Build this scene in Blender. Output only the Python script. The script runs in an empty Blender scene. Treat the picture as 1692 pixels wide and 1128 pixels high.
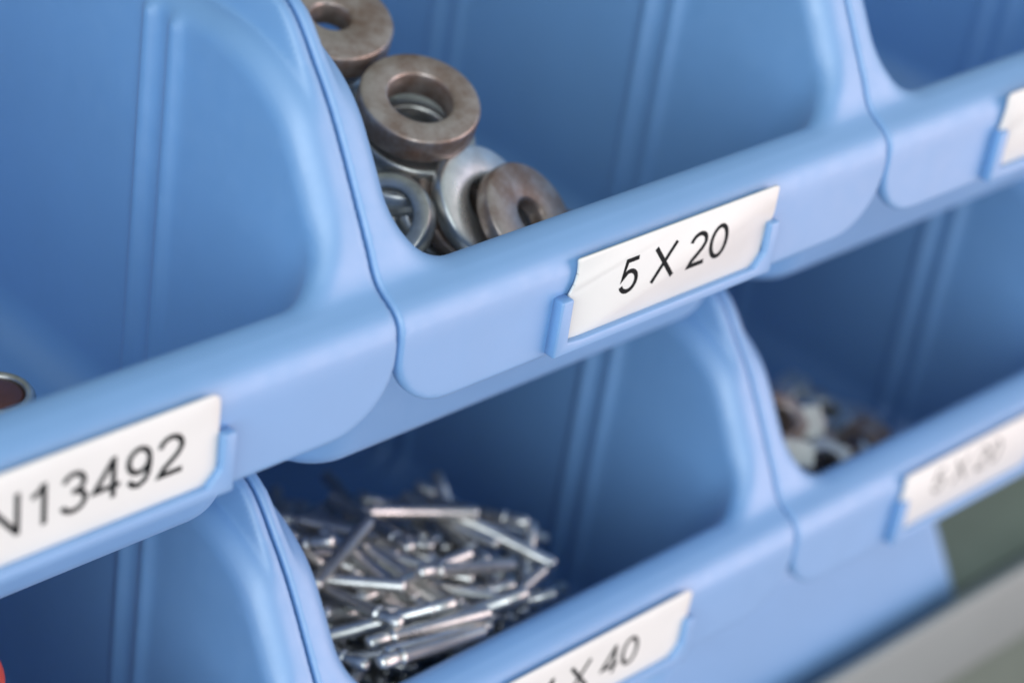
import bpy, math, random, time
import numpy as np
from mathutils import Matrix, Vector, Quaternion
T0 = time.time()
MM = 0.001
scene = bpy.context.scene
COL = scene.collection

# ------------------------------------------------------------------ camera
RM = [(0.7250893376, -0.6771385247, 0.1254147951), (-0.2852680132, -0.4610935296, -0.8402469385), (0.6267915228, 0.5734772667, -0.5274999635)]
cam_d = bpy.data.cameras.new('camera')
cam = bpy.data.objects.new('camera', cam_d)
COL.objects.link(cam)
right, down, fwd = [Vector(r) for r in RM]
m = Matrix((right, -down, -fwd)).transposed().to_4x4()
m.translation = Vector((-174.547, -178.746, 154.366)) * MM
cam.matrix_world = m
cam_d.sensor_width = 36.0
cam_d.lens = 3824.08 / 1692 * 36.0
cam_d.clip_start = 0.01
cam_d.clip_end = 50.0
cam_d.dof.use_dof = True
cam_d.dof.focus_distance = 0.314
cam_d.dof.aperture_fstop = 13.0
cam_d.dof.aperture_blades = 0
scene.camera = cam

# ------------------------------------------------------------------ world and lamps
world = bpy.data.worlds.new('World')
scene.world = world
world.use_nodes = True
bg = world.node_tree.nodes['Background']
bg.inputs[0].default_value = (0.80, 0.94, 1.0, 1)
wnt = world.node_tree
wtc = wnt.nodes.new('ShaderNodeTexCoord')
wsep = wnt.nodes.new('ShaderNodeSeparateXYZ')
wmr = wnt.nodes.new('ShaderNodeMapRange')
wmr.inputs['From Min'].default_value = -1.0
wrp = wnt.nodes.new('ShaderNodeValToRGB')          # dim floor, bright walls and windows, darker ceiling
for i, (p_, c_) in enumerate([(0.0, 0.08), (0.44, 0.20), (0.54, 0.66), (0.75, 0.62), (1.0, 0.46)]):
    e_ = wrp.color_ramp.elements[i] if i < 2 else wrp.color_ramp.elements.new(p_)
    e_.position = p_; e_.color = (c_, c_, c_, 1)
wnt.links.new(wtc.outputs['Generated'], wsep.inputs[0])
wnt.links.new(wsep.outputs['Z'], wmr.inputs['Value'])
wnt.links.new(wmr.outputs[0], wrp.inputs[0])
wnt.links.new(wrp.outputs[0], bg.inputs[1])

def area(name, loc, target, size, power, color=(1, 1, 1), size_y=None):
    l = bpy.data.lights.new(name, 'AREA')
    l.energy = power
    l.color = color
    l.size = size
    if size_y:
        l.shape = 'RECTANGLE'
        l.size_y = size_y
    o = bpy.data.objects.new(name, l)
    o.location = loc
    d = Vector(target) - Vector(loc)
    o.rotation_euler = d.to_track_quat('-Z', 'Y').to_euler()
    COL.objects.link(o)
    return o
area('window_light', (1.05, -1.1, 0.0), (0.05, 0, 0), 1.6, 21.0, (1.0, 0.76, 0.75), 1.6)
area('fill_light', (-1.35, -1.0, 0.50), (0.05, 0, -0.03), 1.8, 29.5, (0.87, 0.95, 1.0))  # added fill from front left, brightens the inner right walls of the bins

scene.view_settings.view_transform = 'Standard'
scene.view_settings.look = 'None'
scene.view_settings.exposure = 0.0
scene.view_settings.gamma = 1.0
scene.view_settings.use_curve_mapping = False
scene.render.engine = 'CYCLES'
scene.cycles.max_bounces = 10
scene.cycles.diffuse_bounces = 6

# ------------------------------------------------------------------ helpers
def tag(o, label=None, cat=None, group=None, kind=None):
    if label: o['label'] = label
    if cat: o['category'] = cat
    if group: o['group'] = group
    if kind: o['kind'] = kind
    return o

def empty(name, loc=(0, 0, 0)):
    o = bpy.data.objects.new(name, None)
    o.empty_display_size = 0.01
    o.location = Vector(loc) * MM
    COL.objects.link(o)
    return o

def mesh_obj(name, me, mat, parent=None, loc=(0, 0, 0)):
    o = bpy.data.objects.new(name, me)
    if mat and not me.materials: me.materials.append(mat)
    COL.objects.link(o)
    o.location = Vector(loc) * MM
    if parent: o.parent = parent
    return o

def make_mesh(name, verts, faces, smooth=True):
    me = bpy.data.meshes.new(name)
    me.from_pydata([tuple(c * MM for c in v) for v in verts], [], faces)
    me.update()
    if smooth:
        me.polygons.foreach_set('use_smooth', [True] * len(me.polygons))
    return me

def mat_new(name):
    m = bpy.data.materials.new(name)
    m.use_nodes = True
    nt = m.node_tree
    b = nt.nodes['Principled BSDF']
    return m, nt, b

def noise(nt, scale, detail=4, rough=0.55):
    tc = nt.nodes.new('ShaderNodeTexCoord')
    n = nt.nodes.new('ShaderNodeTexNoise')
    n.inputs['Scale'].default_value = scale
    n.inputs['Detail'].default_value = detail
    n.inputs['Roughness'].default_value = rough
    nt.links.new(tc.outputs['Object'], n.inputs['Vector'])
    return n

def ramp(nt, src, stops):
    r = nt.nodes.new('ShaderNodeValToRGB')
    el = r.color_ramp.elements
    el[0].position, el[0].color = stops[0][0], (*stops[0][1], 1)
    el[1].position, el[1].color = stops[-1][0], (*stops[-1][1], 1)
    for p, c in stops[1:-1]:
        e = el.new(p); e.color = (*c, 1)
    nt.links.new(src, r.inputs[0])
    return r

def add_bump(nt, b, src, strength, dist):
    bp = nt.nodes.new('ShaderNodeBump')
    bp.inputs['Strength'].default_value = strength
    bp.inputs['Distance'].default_value = dist
    nt.links.new(src, bp.inputs['Height'])
    nt.links.new(bp.outputs[0], b.inputs['Normal'])
    return bp

# ------------------------------------------------------------------ materials
def plastic(name, c):
    m, nt, b = mat_new(name)
    n = noise(nt, 45, 3)
    r = ramp(nt, n.outputs['Fac'], [(0.3, tuple(x * 0.96 for x in c)), (0.7, tuple(x * 1.03 for x in c))])
    nt.links.new(r.outputs[0], b.inputs['Base Color'])
    n2 = noise(nt, 300, 3)
    r2 = ramp(nt, n2.outputs['Fac'], [(0.3, (0.46,) * 3), (0.7, (0.56,) * 3)])
    nt.links.new(r2.outputs[0], b.inputs['Roughness'])
    n3 = noise(nt, 1800, 2)
    add_bump(nt, b, n3.outputs['Fac'], 0.12, 0.00006)
    b.inputs['IOR'].default_value = 1.85
    b.inputs['Specular IOR Level'].default_value = 0.8
    b.inputs['Sheen Weight'].default_value = 0.06
    b.inputs['Sheen Roughness'].default_value = 0.65
    b.inputs['Sheen Tint'].default_value = (1.0, 0.86, 0.88, 1)
    return m
M_BLUE = plastic('blue_plastic', (0.152, 0.348, 0.66))

def metal(name, lo, hi, rough=(0.25, 0.42), scale=260, metallic=0.9):
    m, nt, b = mat_new(name)
    n = noise(nt, scale, 5, 0.6)
    r = ramp(nt, n.outputs['Fac'], [(0.32, lo), (0.66, hi)])
    nt.links.new(r.outputs[0], b.inputs['Base Color'])
    r2 = ramp(nt, n.outputs['Fac'], [(0.3, (rough[1],) * 3), (0.7, (rough[0],) * 3)])
    nt.links.new(r2.outputs[0], b.inputs['Roughness'])
    b.inputs['Metallic'].default_value = metallic
    n3 = noise(nt, 1400, 3)
    add_bump(nt, b, n3.outputs['Fac'], 0.25, 0.00008)
    return m
M_STEEL = metal('bright_steel', (0.60, 0.60, 0.585), (0.85, 0.845, 0.825), (0.26, 0.40))
M_GREY = metal('grey_steel', (0.36, 0.35, 0.335), (0.60, 0.585, 0.56), (0.28, 0.42))
M_BROWN = metal('brown_tinted_steel', (0.27, 0.17, 0.125), (0.56, 0.48, 0.44), (0.3, 0.5), 210, 0.72)
M_CHROME = metal('chrome', (0.5, 0.5, 0.52), (0.62, 0.62, 0.64), (0.08, 0.14))

def simple(name, c, rough=0.5, var=0.06, scale=120, bump=None):
    m, nt, b = mat_new(name)
    n = noise(nt, scale, 4)
    r = ramp(nt, n.outputs['Fac'], [(0.3, tuple(x * (1 - var) for x in c)), (0.7, tuple(min(1, x * (1 + var)) for x in c))])
    nt.links.new(r.outputs[0], b.inputs['Base Color'])
    b.inputs['Roughness'].default_value = rough
    if bump: add_bump(nt, b, n.outputs['Fac'], bump[0], bump[1])
    return m
M_PAPER = simple('label_paper', (0.77, 0.765, 0.745), 0.42, 0.02, 90, (0.3, 0.0004))
M_INK = simple('black_ink', (0.008, 0.010, 0.012), 0.7, 0.1)
M_INK.node_tree.nodes['Principled BSDF'].inputs['Specular IOR Level'].default_value = 0.15
M_DISC = simple('brown_plastic', (0.11, 0.036, 0.032), 0.45, 0.25, 400)
M_RED = simple('red_plastic', (0.5, 0.05, 0.015), 0.4, 0.1, 200)
M_LIP = simple('pale_grey_paint', (0.235, 0.265, 0.265), 0.45, 0.03, 40)
M_DECK = simple('dull_olive_sheet', (0.20, 0.235, 0.19), 0.75, 0.30, 14)
M_WALL = simple('grey_green_wall', (0.19, 0.23, 0.20), 0.8, 0.2, 5)
M_FLOOR = simple('grey_floor', (0.30, 0.28, 0.28), 0.7, 0.1, 6)

# ------------------------------------------------------------------ the bin as a moulded shell
def catmull(pts, n=8):
    P = [np.array(p, float) for p in pts]
    out = []
    for i in range(len(P) - 1):
        p0 = P[max(i - 1, 0)]; p1 = P[i]; p2 = P[i + 1]; p3 = P[min(i + 2, len(P) - 1)]
        for k in range(n):
            t = k / n
            out.append(0.5 * ((2 * p1) + (-p0 + p2) * t + (2 * p0 - 5 * p1 + 4 * p2 - p3) * t * t + (-p0 + 3 * p1 - 3 * p2 + p3) * t ** 3))
    out.append(P[-1])
    return np.array(out)

PROFILE = np.vstack([[(0, -90)], catmull([(0, -15), (0, -8), (0.02, -3.2), (0.35, -1.4), (1.15, -0.05), (2.3, 0.9), (3.8, 1.7), (5.2, 2.6), (6.4, 4.2), (7.8, 6.9),
                                          (10.8, 12.0), (14.6, 18.4), (17.8, 23.2), (21.4, 27.6), (26.0, 33.2), (32, 41), (40, 52)], 6), [(60, 80)]])
G_Y0, G_Z0, G_H = -6.0, -52.0, 0.25
def gamma_table():
    ys = np.arange(G_Y0, 60, G_H); zs = np.arange(G_Z0, 46, G_H)
    Y, Z = np.meshgrid(ys, zs, indexing='ij')
    best = np.full(Y.shape, 1e9); sgn = np.ones(Y.shape)
    for a, b in zip(PROFILE[:-1], PROFILE[1:]):
        d = b - a; L = d @ d
        if L < 1e-9: continue
        t = np.clip(((Y - a[0]) * d[0] + (Z - a[1]) * d[1]) / L, 0, 1)
        dx = Y - a[0] - t * d[0]; dz = Z - a[1] - t * d[1]
        D = np.hypot(dx, dz)
        side = (d[0] * dz - d[1] * dx)          # >0 : left of travel = outside (front / above)
        upd = D < best
        best = np.where(upd, D, best); sgn = np.where(upd, np.where(side > 0, 1.0, -1.0), sgn)
    return best * sgn
GT = gamma_table()
def gam(Y, Z):
    fy = np.clip((Y - G_Y0) / G_H, 0, GT.shape[0] - 1.001); fz = np.clip((Z - G_Z0) / G_H, 0, GT.shape[1] - 1.001)
    iy = fy.astype(int); iz = fz.astype(int); ty = fy - iy; tz = fz - iz
    v = (GT[iy, iz] * (1 - ty) + GT[iy + 1, iz] * ty) * (1 - tz) + (GT[iy, iz + 1] * (1 - ty) + GT[iy + 1, iz + 1] * ty) * tz
    return np.where(Y > 53, np.minimum(v, -25.0), v)
def smin(a, b, k):
    h = np.maximum(k - np.abs(a - b), 0) / k
    return np.minimum(a, b) - h * h * k * 0.25
def smax(a, b, k): return -smin(-a, -b, k)
def rmax(a, b, r):
    return np.minimum(np.maximum(a, b), -r) + np.hypot(np.maximum(a + r, 0), np.maximum(b + r, 0))
def sstep(a, b, x):
    t = np.clip((x - a) / (b - a), 0, 1); return t * t * (3 - 2 * t)
BACK = 146.0
def bin_sdf(X, Y, Z):
    dx = 50 - np.abs(X - 50) - 0.10
    g = gam(Y, Z)
    gi = smax(g, Z - 29.3, 9.0)
    go = smax(g, Z - 34.5, 4.0)
    w = sstep(1.6, 3.0, dx)
    gt = go * (1 - w) + gi * w
    sheet = np.maximum(gt, -(gi + 2.3))
    sheet = rmax(sheet, -dx, 0.5)
    # rounded lower corners of the hanging flange
    qx = np.abs(X - 50) - 49.9 + 10.0; qz = (-15.2 - Z) + 10.0
    fr = np.minimum(np.maximum(qx, qz), 0) + np.hypot(np.maximum(qx, 0), np.maximum(qz, 0)) - 10.0
    sheet = rmax(sheet, fr, 0.7)
    sheet = np.maximum(sheet, Y - BACK)
    # tapering tub under it
    def body(off, r1, r2):
        bx = np.abs(X - 50) - (46.2 - (34 - Z) * 0.018) + off
        by = (5.2 + (3 - Z) * 0.40 - Y) / 1.077 + off
        bk = Y - BACK + off
        bz = -43.2 - Z + off
        return bx, rmax(rmax(rmax(bx, by, r1), bk, r1), bz, r2)
    _, B = body(0.0, 9.0, 5.0)
    bxi, _ = body(2.2, 7.5, 4.0)
    side = 0.0
    for yc in (44.6, 93.0):
        a = np.exp(-((Y - yc - 2.75) / 1.35) ** 2) * 1.15 + np.exp(-((Y - yc + 2.75) / 1.35) ** 2) * 1.0
        side = side + a
    side = side * sstep(-12, -8, bxi) * (1 - sstep(24.5, 27.5, Z))
    off = 2.2
    by = (5.2 + (3 - Z) * 0.40 - Y) / 1.077 + off
    cav = rmax(rmax(rmax(bxi + side, by, 7.5), Y - BACK + off, 7.5), -43.2 - Z + 3.4, 6.0)
    s = smin(sheet, np.maximum(B, gi), 1.2)
    s = np.maximum(s, -cav)
    s = np.maximum(s, rmax(gt, -cav, 4.2))
    return s

def surface_nets(fn, lo, hi, h):
    ax = [np.arange(lo[i], hi[i] + h, h) for i in range(3)]
    n = [len(a) for a in ax]
    V = np.empty(n, np.float32)
    for i in range(0, n[0], 16):
        X, Y, Z = np.meshgrid(ax[0][i:i + 16], ax[1], ax[2], indexing='ij')
        V[i:i + 16] = fn(X, Y, Z)
    S = V < 0
    cnt = np.zeros([k - 1 for k in n], np.int8)
    for a in (0, 1):
        for b in (0, 1):
            for c in (0, 1):
                cnt += S[a:n[0] - 1 + a, b:n[1] - 1 + b, c:n[2] - 1 + c]
    act = (cnt > 0) & (cnt < 8)
    idx = np.full(act.shape, -1, np.int64)
    I = np.argwhere(act)
    idx[act] = np.arange(len(I))
    pos = np.zeros((len(I), 3)); num = np.zeros(len(I))
    corners = [(a, b, c) for a in (0, 1) for b in (0, 1) for c in (0, 1)]
    for c0 in corners:
        for d in range(3):
            if c0[d] == 1: continue
            c1 = list(c0); c1[d] = 1
            v0 = V[I[:, 0] + c0[0], I[:, 1] + c0[1], I[:, 2] + c0[2]]
            v1 = V[I[:, 0] + c1[0], I[:, 1] + c1[1], I[:, 2] + c1[2]]
            cr = (v0 < 0) != (v1 < 0)
            t = np.where(cr, v0 / np.where(cr, v0 - v1, 1), 0)
            p = np.tile(np.array(c0, float), (len(I), 1)); p[:, d] += t
            pos[cr] += p[cr]; num[cr] += 1
    P = (I + pos / num[:, None]) * h + np.array(lo)
    quads = []
    for d in range(3):
        e = [(1, 2), (2, 0), (0, 1)][d]
        A = np.take(S, range(n[d] - 1), axis=d); B = np.take(S, range(1, n[d]), axis=d)
        cr = A != B
        J = np.argwhere(cr)
        ok = (J[:, e[0]] > 0) & (J[:, e[1]] > 0) & (J[:, e[0]] < n[e[0]] - 1) & (J[:, e[1]] < n[e[1]] - 1)
        J = J[ok]
        inside = A[J[:, 0], J[:, 1], J[:, 2]]
        def cell(o1, o2):
            K = J.copy(); K[:, e[0]] -= o1; K[:, e[1]] -= o2
            return idx[K[:, 0], K[:, 1], K[:, 2]]
        q = np.stack([cell(1, 1), cell(0, 1), cell(0, 0), cell(1, 0)], 1)
        q[~inside] = q[~inside][:, ::-1]
        quads.append(q)
    Q = np.vstack(quads)
    def grad(P):
        e = 0.05
        G = np.empty_like(P)
        for k in range(3):
            a = P.copy(); b = P.copy(); a[:, k] += e; b[:, k] -= e
            G[:, k] = (fn(a[:, 0], a[:, 1], a[:, 2]) - fn(b[:, 0], b[:, 1], b[:, 2])) / (2 * e)
        return G
    for _ in range(3):
        f = fn(P[:, 0], P[:, 1], P[:, 2]); G = grad(P)
        st = G * (f / np.maximum((G ** 2).sum(1), 0.2))[:, None]
        L = np.linalg.norm(st, axis=1, keepdims=True)
        P = P - st * np.minimum(1, 0.35 * h / np.maximum(L, 1e-9))
    return P, Q

def np_mesh(name, P, Q, fn=None):
    me = bpy.data.meshes.new(name)
    me.vertices.add(len(P)); me.vertices.foreach_set('co', (P * MM).astype(np.float32).ravel())
    me.loops.add(Q.size); me.loops.foreach_set('vertex_index', Q.astype(np.int32).ravel())
    me.polygons.add(len(Q)); me.polygons.foreach_set('loop_start', np.arange(0, Q.size, 4, dtype=np.int32))
    me.update(calc_edges=True); me.validate()
    me.polygons.foreach_set('use_smooth', [True] * len(me.polygons))
    return me

P, Q = surface_nets(bin_sdf, (-1.2, -1.2, -44.4), (101.2, 147.5, 36.5), 0.65)
BIN_ME = np_mesh('bin_shell', P, Q)
print('bin', len(P), len(Q), time.time() - T0)

# ------------------------------------------------------------------ label holder : rail along the bottom with two upright tabs
def rbox(name, x0, x1, y0, y1, z0, z1, r=0.5, seg=3):
    import bmesh
    bm = bmesh.new()
    bmesh.ops.create_cube(bm, size=1.0)
    for v in bm.verts:
        v.co = Vector(((x0 + x1) / 2 + v.co.x * (x1 - x0), (y0 + y1) / 2 + v.co.y * (y1 - y0), (z0 + z1) / 2 + v.co.z * (z1 - z0))) * MM
    if r: bmesh.ops.bevel(bm, geom=bm.edges[:] , offset=r * MM, segments=seg, affect='EDGES', profile=0.5)
    me = bpy.data.meshes.new(name); bm.to_mesh(me); bm.free()
    me.polygons.foreach_set('use_smooth', [True] * len(me.polygons))
    return me

def holder_mesh():
    import bmesh
    out = [(27.6, -14.4), (72.9, -14.4), (72.9, -5.6), (70.9, -5.6), (70.9, -10.6), (69.0, -12.7), (33.0, -12.7), (30.1, -12.5), (30.1, -5.4), (27.9, -5.4)]
    bm = bmesh.new()
    f = [bm.verts.new((x * MM, -1.9 * MM, z * MM)) for x, z in out]
    b = [bm.verts.new((x * MM, 0.15 * MM, z * MM)) for x, z in out]
    n = len(out)
    bm.faces.new(f); bm.faces.new(b[::-1])
    for i in range(n):
        j = (i + 1) % n
        bm.faces.new((f[j], f[i], b[i], b[j]))
    bmesh.ops.recalc_face_normals(bm, faces=bm.faces[:])
    ed = [e for e in bm.edges if not all(v in b for v in e.verts)]
    bmesh.ops.bevel(bm, geom=ed, offset=0.35 * MM, segments=3, affect='EDGES', profile=0.5, clamp_overlap=True)
    me = bpy.data.meshes.new('label_holder'); bm.to_mesh(me); bm.free()
    me.polygons.foreach_set('use_smooth', [True] * len(me.polygons))
    return me
HOLDER_ME = holder_mesh()

# ------------------------------------------------------------------ labels
def label_mesh(outline, seed=0):
    """thin curling card: outline in (x, z), front face with a raised inner film"""
    import bmesh
    rnd = random.Random(seed)
    bm = bmesh.new()
    pts = outline
    n = len(pts)
    def yy(x, z, base):
        return base 
    cx = sum(p[0] for p in pts) / n; cz = sum(p[1] for p in pts) / n
    def inset(p, d):
        v = Vector((cx - p[0], cz - p[1]))
        sx = 1 - 2 * d / 42; sz = 1 - 2 * d / 13.5
        return (cx + (p[0] - cx) * sx, cz + (p[1] - cz) * sz)
    rings = []
    for (d, y) in (((0, -0.5), (0, -0.78), (0.12, -0.86)) if seed not in (3, 5) else ((0, -0.45), (0, -0.72), (0.12, -0.80), (1.0, -0.84), (1.25, -0.89), (3.0, -0.90))):
        ring = []
        for i, p in enumerate(pts):
            q = inset(p, d)
            jz = (0.13 * math.sin(q[0] * 0.9 + seed) + 0.09 * math.sin(q[0] * 2.3 + 2 * seed) if 0.9 < d < 2 and abs(q[1] - cz) > 4.6 and seed in (3, 5) else 0)
            ring.append(bm.verts.new((q[0] * MM, yy(q[0], q[1], y) * MM, (q[1] + jz) * MM)))
        rings.append(ring)
    for a, b in zip(rings[:-1], rings[1:]):
        for i in range(n):
            j = (i + 1) % n
            bm.faces.new((a[i], a[j], b[j], b[i]))
    bm.faces.new(rings[-1]); bm.faces.new(rings[0][::-1])
    bmesh.ops.recalc_face_normals(bm, faces=bm.faces[:])
    me = bpy.data.meshes.new('label'); bm.to_mesh(me); bm.free()
    me.polygons.foreach_set('use_smooth', [True] * len(me.polygons))
    return me

def rounded_outline(pts, radii, step=0.9):
    out = []
    n = len(pts)
    for i in range(n):
        p = Vector(pts[i]); a = Vector(pts[i - 1]); b = Vector(pts[(i + 1) % n]); r = radii[i]
        if r <= 0: out.append(tuple(p)); continue
        pa = p + (a - p).normalized() * r; pb = p + (b - p).normalized() * r
        for k in range(6):
            t = k / 5
            q = pa * (1 - t) ** 2 + p * 2 * t * (1 - t) + pb * t * t
            out.append((q.x, q.y))
    res = []
    for i in range(len(out)):
        a = Vector(out[i]); b = Vector(out[(i + 1) % len(out)])
        k = max(1, int((b - a).length / step))
        for j in range(k):
            q = a.lerp(b, j / k); res.append((q.x, q.y))
    return res

def arc(cx, cy, rx, ry, a0, a1, n=14):
    return [(cx + rx * math.cos(math.radians(a0 + (a1 - a0) * k / n)), cy + ry * math.sin(math.radians(a0 + (a1 - a0) * k / n))) for k in range(n + 1)]
# stroke centre lines in a cell of height 1 (already inset by half a stroke), width of the advance second
GLYPHS = {
    '0': (0.777, [arc(0.388, 0.5, 0.285, 0.445, 90, 450, 40)]),
    '1': (0.777, [[(0.17, 0.74), (0.30, 0.80), (0.40, 0.89), (0.455, 0.985)], [(0.46, 1.0), (0.46, 0.0)]]),
    '2': (0.777, [arc(0.38, 0.69, 0.27, 0.255, 170, -18, 20) + [(0.56, 0.49), (0.40, 0.35), (0.22, 0.21), (0.125, 0.055), (0.68, 0.055)]]),
    '3': (0.777, [arc(0.37, 0.725, 0.235, 0.22, 165, -90, 20)[:-1] + [(0.34, 0.52)], [(0.33, 0.52)] + arc(0.37, 0.285, 0.27, 0.235, 90, -165, 22)]),
    '4': (0.777, [[(0.70, 0.285), (0.085, 0.285), (0.51, 0.93)], [(0.535, 1.0), (0.535, 0.0)]]),
    '5': (0.777, [[(0.65, 0.94), (0.245, 0.94), (0.155, 0.46), (0.22, 0.53)] + arc(0.38, 0.335, 0.27, 0.285, 105, -160, 24)]),
    '9': (0.777, [arc(0.375, 0.66, 0.255, 0.29, 0, 360, 28), [(0.632, 0.66), (0.635, 0.50), (0.60, 0.27), (0.52, 0.12), (0.38, 0.05), (0.24, 0.085), (0.135, 0.22)]]),
    'X': (0.93, [[(0.09, 0.0), (0.84, 1.0)], [(0.84, 0.0), (0.09, 1.0)]]),
    'N': (1.00, [[(0.15, 0.0), (0.15, 1.0)], [(0.15, 0.96), (0.85, 0.04)], [(0.85, 0.0), (0.85, 1.0)]]),
    'D': (1.00, [[(0.16, 0.055), (0.16, 0.945), (0.45, 0.945)] + arc(0.45, 0.5, 0.38, 0.445, 90, -90, 20) + [(0.16, 0.055)]]),
    'I': (0.39, [[(0.195, 0.0), (0.195, 1.0)]]),
    ' ': (0.388, []),
}
def text_mesh(txt, x, z, h, sw, seed):
    ybase = -0.93 if seed in (3, 5) else -0.88
    verts, faces = [], []
    lay = 0
    def yat(px, pz): return ybase
    for ch in txt:
        adv, strokes = GLYPHS[ch]
        for s in strokes:
            pts = [Vector((x + a * h, z + b * h)) for a, b in s]
            pts = [p for i, p in enumerate(pts) if i == 0 or (p - pts[i - 1]).length > 1e-4]
            L = []
            closed = (pts[0] - pts[-1]).length < 1e-3
            for i, p in enumerate(pts):
                if closed and i in (0, len(pts) - 1): d0 = (pts[-1] - pts[-2]).normalized(); d1 = (pts[1] - pts[0]).normalized()
                else:
                    d0 = (p - pts[i - 1]).normalized() if i > 0 else (pts[1] - p).normalized()
                    d1 = (pts[i + 1] - p).normalized() if i < len(pts) - 1 else d0
                n0 = Vector((-d0.y, d0.x)); n1 = Vector((-d1.y, d1.x))
                mm = (n0 + n1); mm = mm.normalized() if mm.length > 1e-6 else n0
                k = 1 / max(0.42, mm.dot(n0))
                L.append((p + mm * sw / 2 * k, p - mm * sw / 2 * k))
            lay += 1
            base = len(verts)
            for a, b in L:
                verts.append((a.x, yat(a.x, a.y) - 0.003 * lay, a.y)); verts.append((b.x, yat(b.x, b.y) - 0.003 * lay, b.y))
            for i in range(len(L) - 1):
                k = base + 2 * i
                faces.append((k, k + 1, k + 3, k + 2))
        x += adv * h
    return make_mesh('lettering', verts, faces, False)

# ------------------------------------------------------------------ the bins
BINS = {}
def make_bin(ix, row, label, outline=None, txt=None, seed=1, plain=None):
    ox, oz = ix * 100.0, -75.0 * row
    e = empty('storage_bin', (ox, 0, oz))
    tag(e, label, 'storage bin', 'blue open fronted storage bins in two stacked rows')
    mesh_obj('shell', BIN_ME, M_BLUE, e)
    mesh_obj('label_holder', HOLDER_ME, M_BLUE, e)
    if outline:
        lo = mesh_obj('label', label_mesh(outline, seed), M_PAPER, e)
        if plain: lo['label'] = plain
        if txt:
            mesh_obj('lettering', text_mesh(txt[0], txt[1], txt[2], txt[3], txt[4], seed), M_INK, lo)
    BINS[(ix, row)] = e
    return e
wavyL = [(30.8, 0.1), (31.1, -1.5), (31.0, -3.2), (30.4, -4.6), (29.8, -5.5), (30.4, -8.5), (30.6, -11), (30.8, -12.9)]
outA = rounded_outline([(70.9, -13.0), (70.9, 0.1), (14.0, 0.1), (14.0, -13.0)], [3.2, 1.6, 1, 2.5])
outE = rounded_outline([(71.4, -13.0), (72.4, 0.0), (29.5, 0.0), (29.5, -13.0)], [3.4, 2.0, 1, 2.0])
outF = rounded_outline([(71.4, -13.0), (72.4, 0.0)] + [(28.4, 0.0), (28.9, -3), (28.6, -5.5), (28.0, -7.5), (28.9, -9), (29.6, -10.5), (30.6, -13.0)], [3.4, 2.0, 1.2, 1, 1, 1, 1, 1, 1.2])
outC = rounded_outline([(71.4, -13.0), (72.4, 1.0)] + [(28.9, 1.0), (29.2, -2), (28.6, -5.5), (28.2, -7.0), (29.6, -7.6), (29.4, -9.5), (29.8, -12.8)], [3.4, 2.0, 1.2, 1, 1, .5, .5, 1, 1.2])
outB = rounded_outline([(70.6, -13.0), (70.9, -8.8), (71.6, -6.6), (72.4, -4.9), (72.5, 0.1)] + wavyL, [3.4, 1, 1, 1, 0.9, 0.5, 1, 1, 1, 0.8, 1, 1, 0.3])
make_bin(-1, 0, 'upper row bin at the left, its white label ending in 13492', outA, ('DIN13492', 29.6, -8.95, 5.8, 0.74), 3, 'white label card with rounded corners reading DIN13492')
make_bin(0, 0, 'blue bin of thick round washers with the sharply focused 5 X 20 label', outB, ('5 X 20', 39.6, -8.6, 5.7, 0.74), 1, 'white label card with wavy torn ends reading 5 X 20')
make_bin(1, 0, 'empty blue bin at the top right corner, label cut by picture edge', outC, None, 2, 'white label card with a notched left end')
make_bin(-1, 1, 'lower row bin at the bottom left corner, red knob showing inside', None, None, 4)
make_bin(0, 1, 'blue bin heaped with slender steel pins, label reads 4 X 40', outE, ('4 X 40', 37.6, -9.2, 5.7, 0.74), 5, 'white label card with rounded corners reading 4 X 40')
make_bin(1, 1, 'lower row bin of small nuts at the right, its label far out of focus', outF, ('5 X 20', 37.6, -7.7, 5.3, 0.5), 6, 'white label card with wavy left end, its 5 X 20 print blurred')

# ------------------------------------------------------------------ plain tub below the lower row, shelf and what is behind
def tub_sdf(X, Y, Z):
    zb = -125.0
    bx = np.abs(X - 149.4) - (40.5 + (-121 - Z) * 0.62)
    by = 26.5 - Y
    s = rmax(rmax(bx, by, 6.0), Y - 140, 9.0)
    outer = rmax(rmax(s, Z + 118.5, 2.0), -160 - Z, 1.5)
    cav = rmax(s + 3.0, -157 - Z, 3.0)
    return np.maximum(outer, -cav)
P, Q = surface_nets(tub_sdf, (84, 14, -162), (222, 142, -116), 1.2)
tb = mesh_obj('plastic_tub', np_mesh('tub', P, Q), M_BLUE)
tag(tb, 'plain blue plastic tub with rounded corner on the shelf under the lower row', 'tub')

def poly_prism(name, prof, x0, x1, smooth=False, bev=0.0, seg=3):
    import bmesh
    bm = bmesh.new()
    a = [bm.verts.new((x0 * MM, y * MM, z * MM)) for y, z in prof]
    b = [bm.verts.new((x1 * MM, y * MM, z * MM)) for y, z in prof]
    n = len(prof)
    bm.faces.new(a); bm.faces.new(b[::-1])
    for i in range(n):
        j = (i + 1) % n
        bm.faces.new((a[j], a[i], b[i], b[j]))
    bmesh.ops.recalc_face_normals(bm, faces=bm.faces[:])
    if bev:
        bmesh.ops.bevel(bm, geom=bm.edges[:], offset=bev * MM, segments=seg, affect='EDGES', profile=0.5, clamp_overlap=True)
    me = bpy.data.meshes.new(name); bm.to_mesh(me); bm.free()
    if bev: me.polygons.foreach_set('use_smooth', [True] * len(me.polygons))
    return me
sh = empty('metal_shelf', (0, 0, 0))
tag(sh, 'pale grey painted metal shelf edge running under the blue tub at the bottom right', 'shelf')
mesh_obj('front_lip', poly_prism('front_lip', [(18.6, -150.0), (21.4, -150.0), (21.4, -160.4), (30, -160.4), (30, -173.5), (18.6, -173.5)], -340, 700, bev=1.2), M_LIP, sh)
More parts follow.
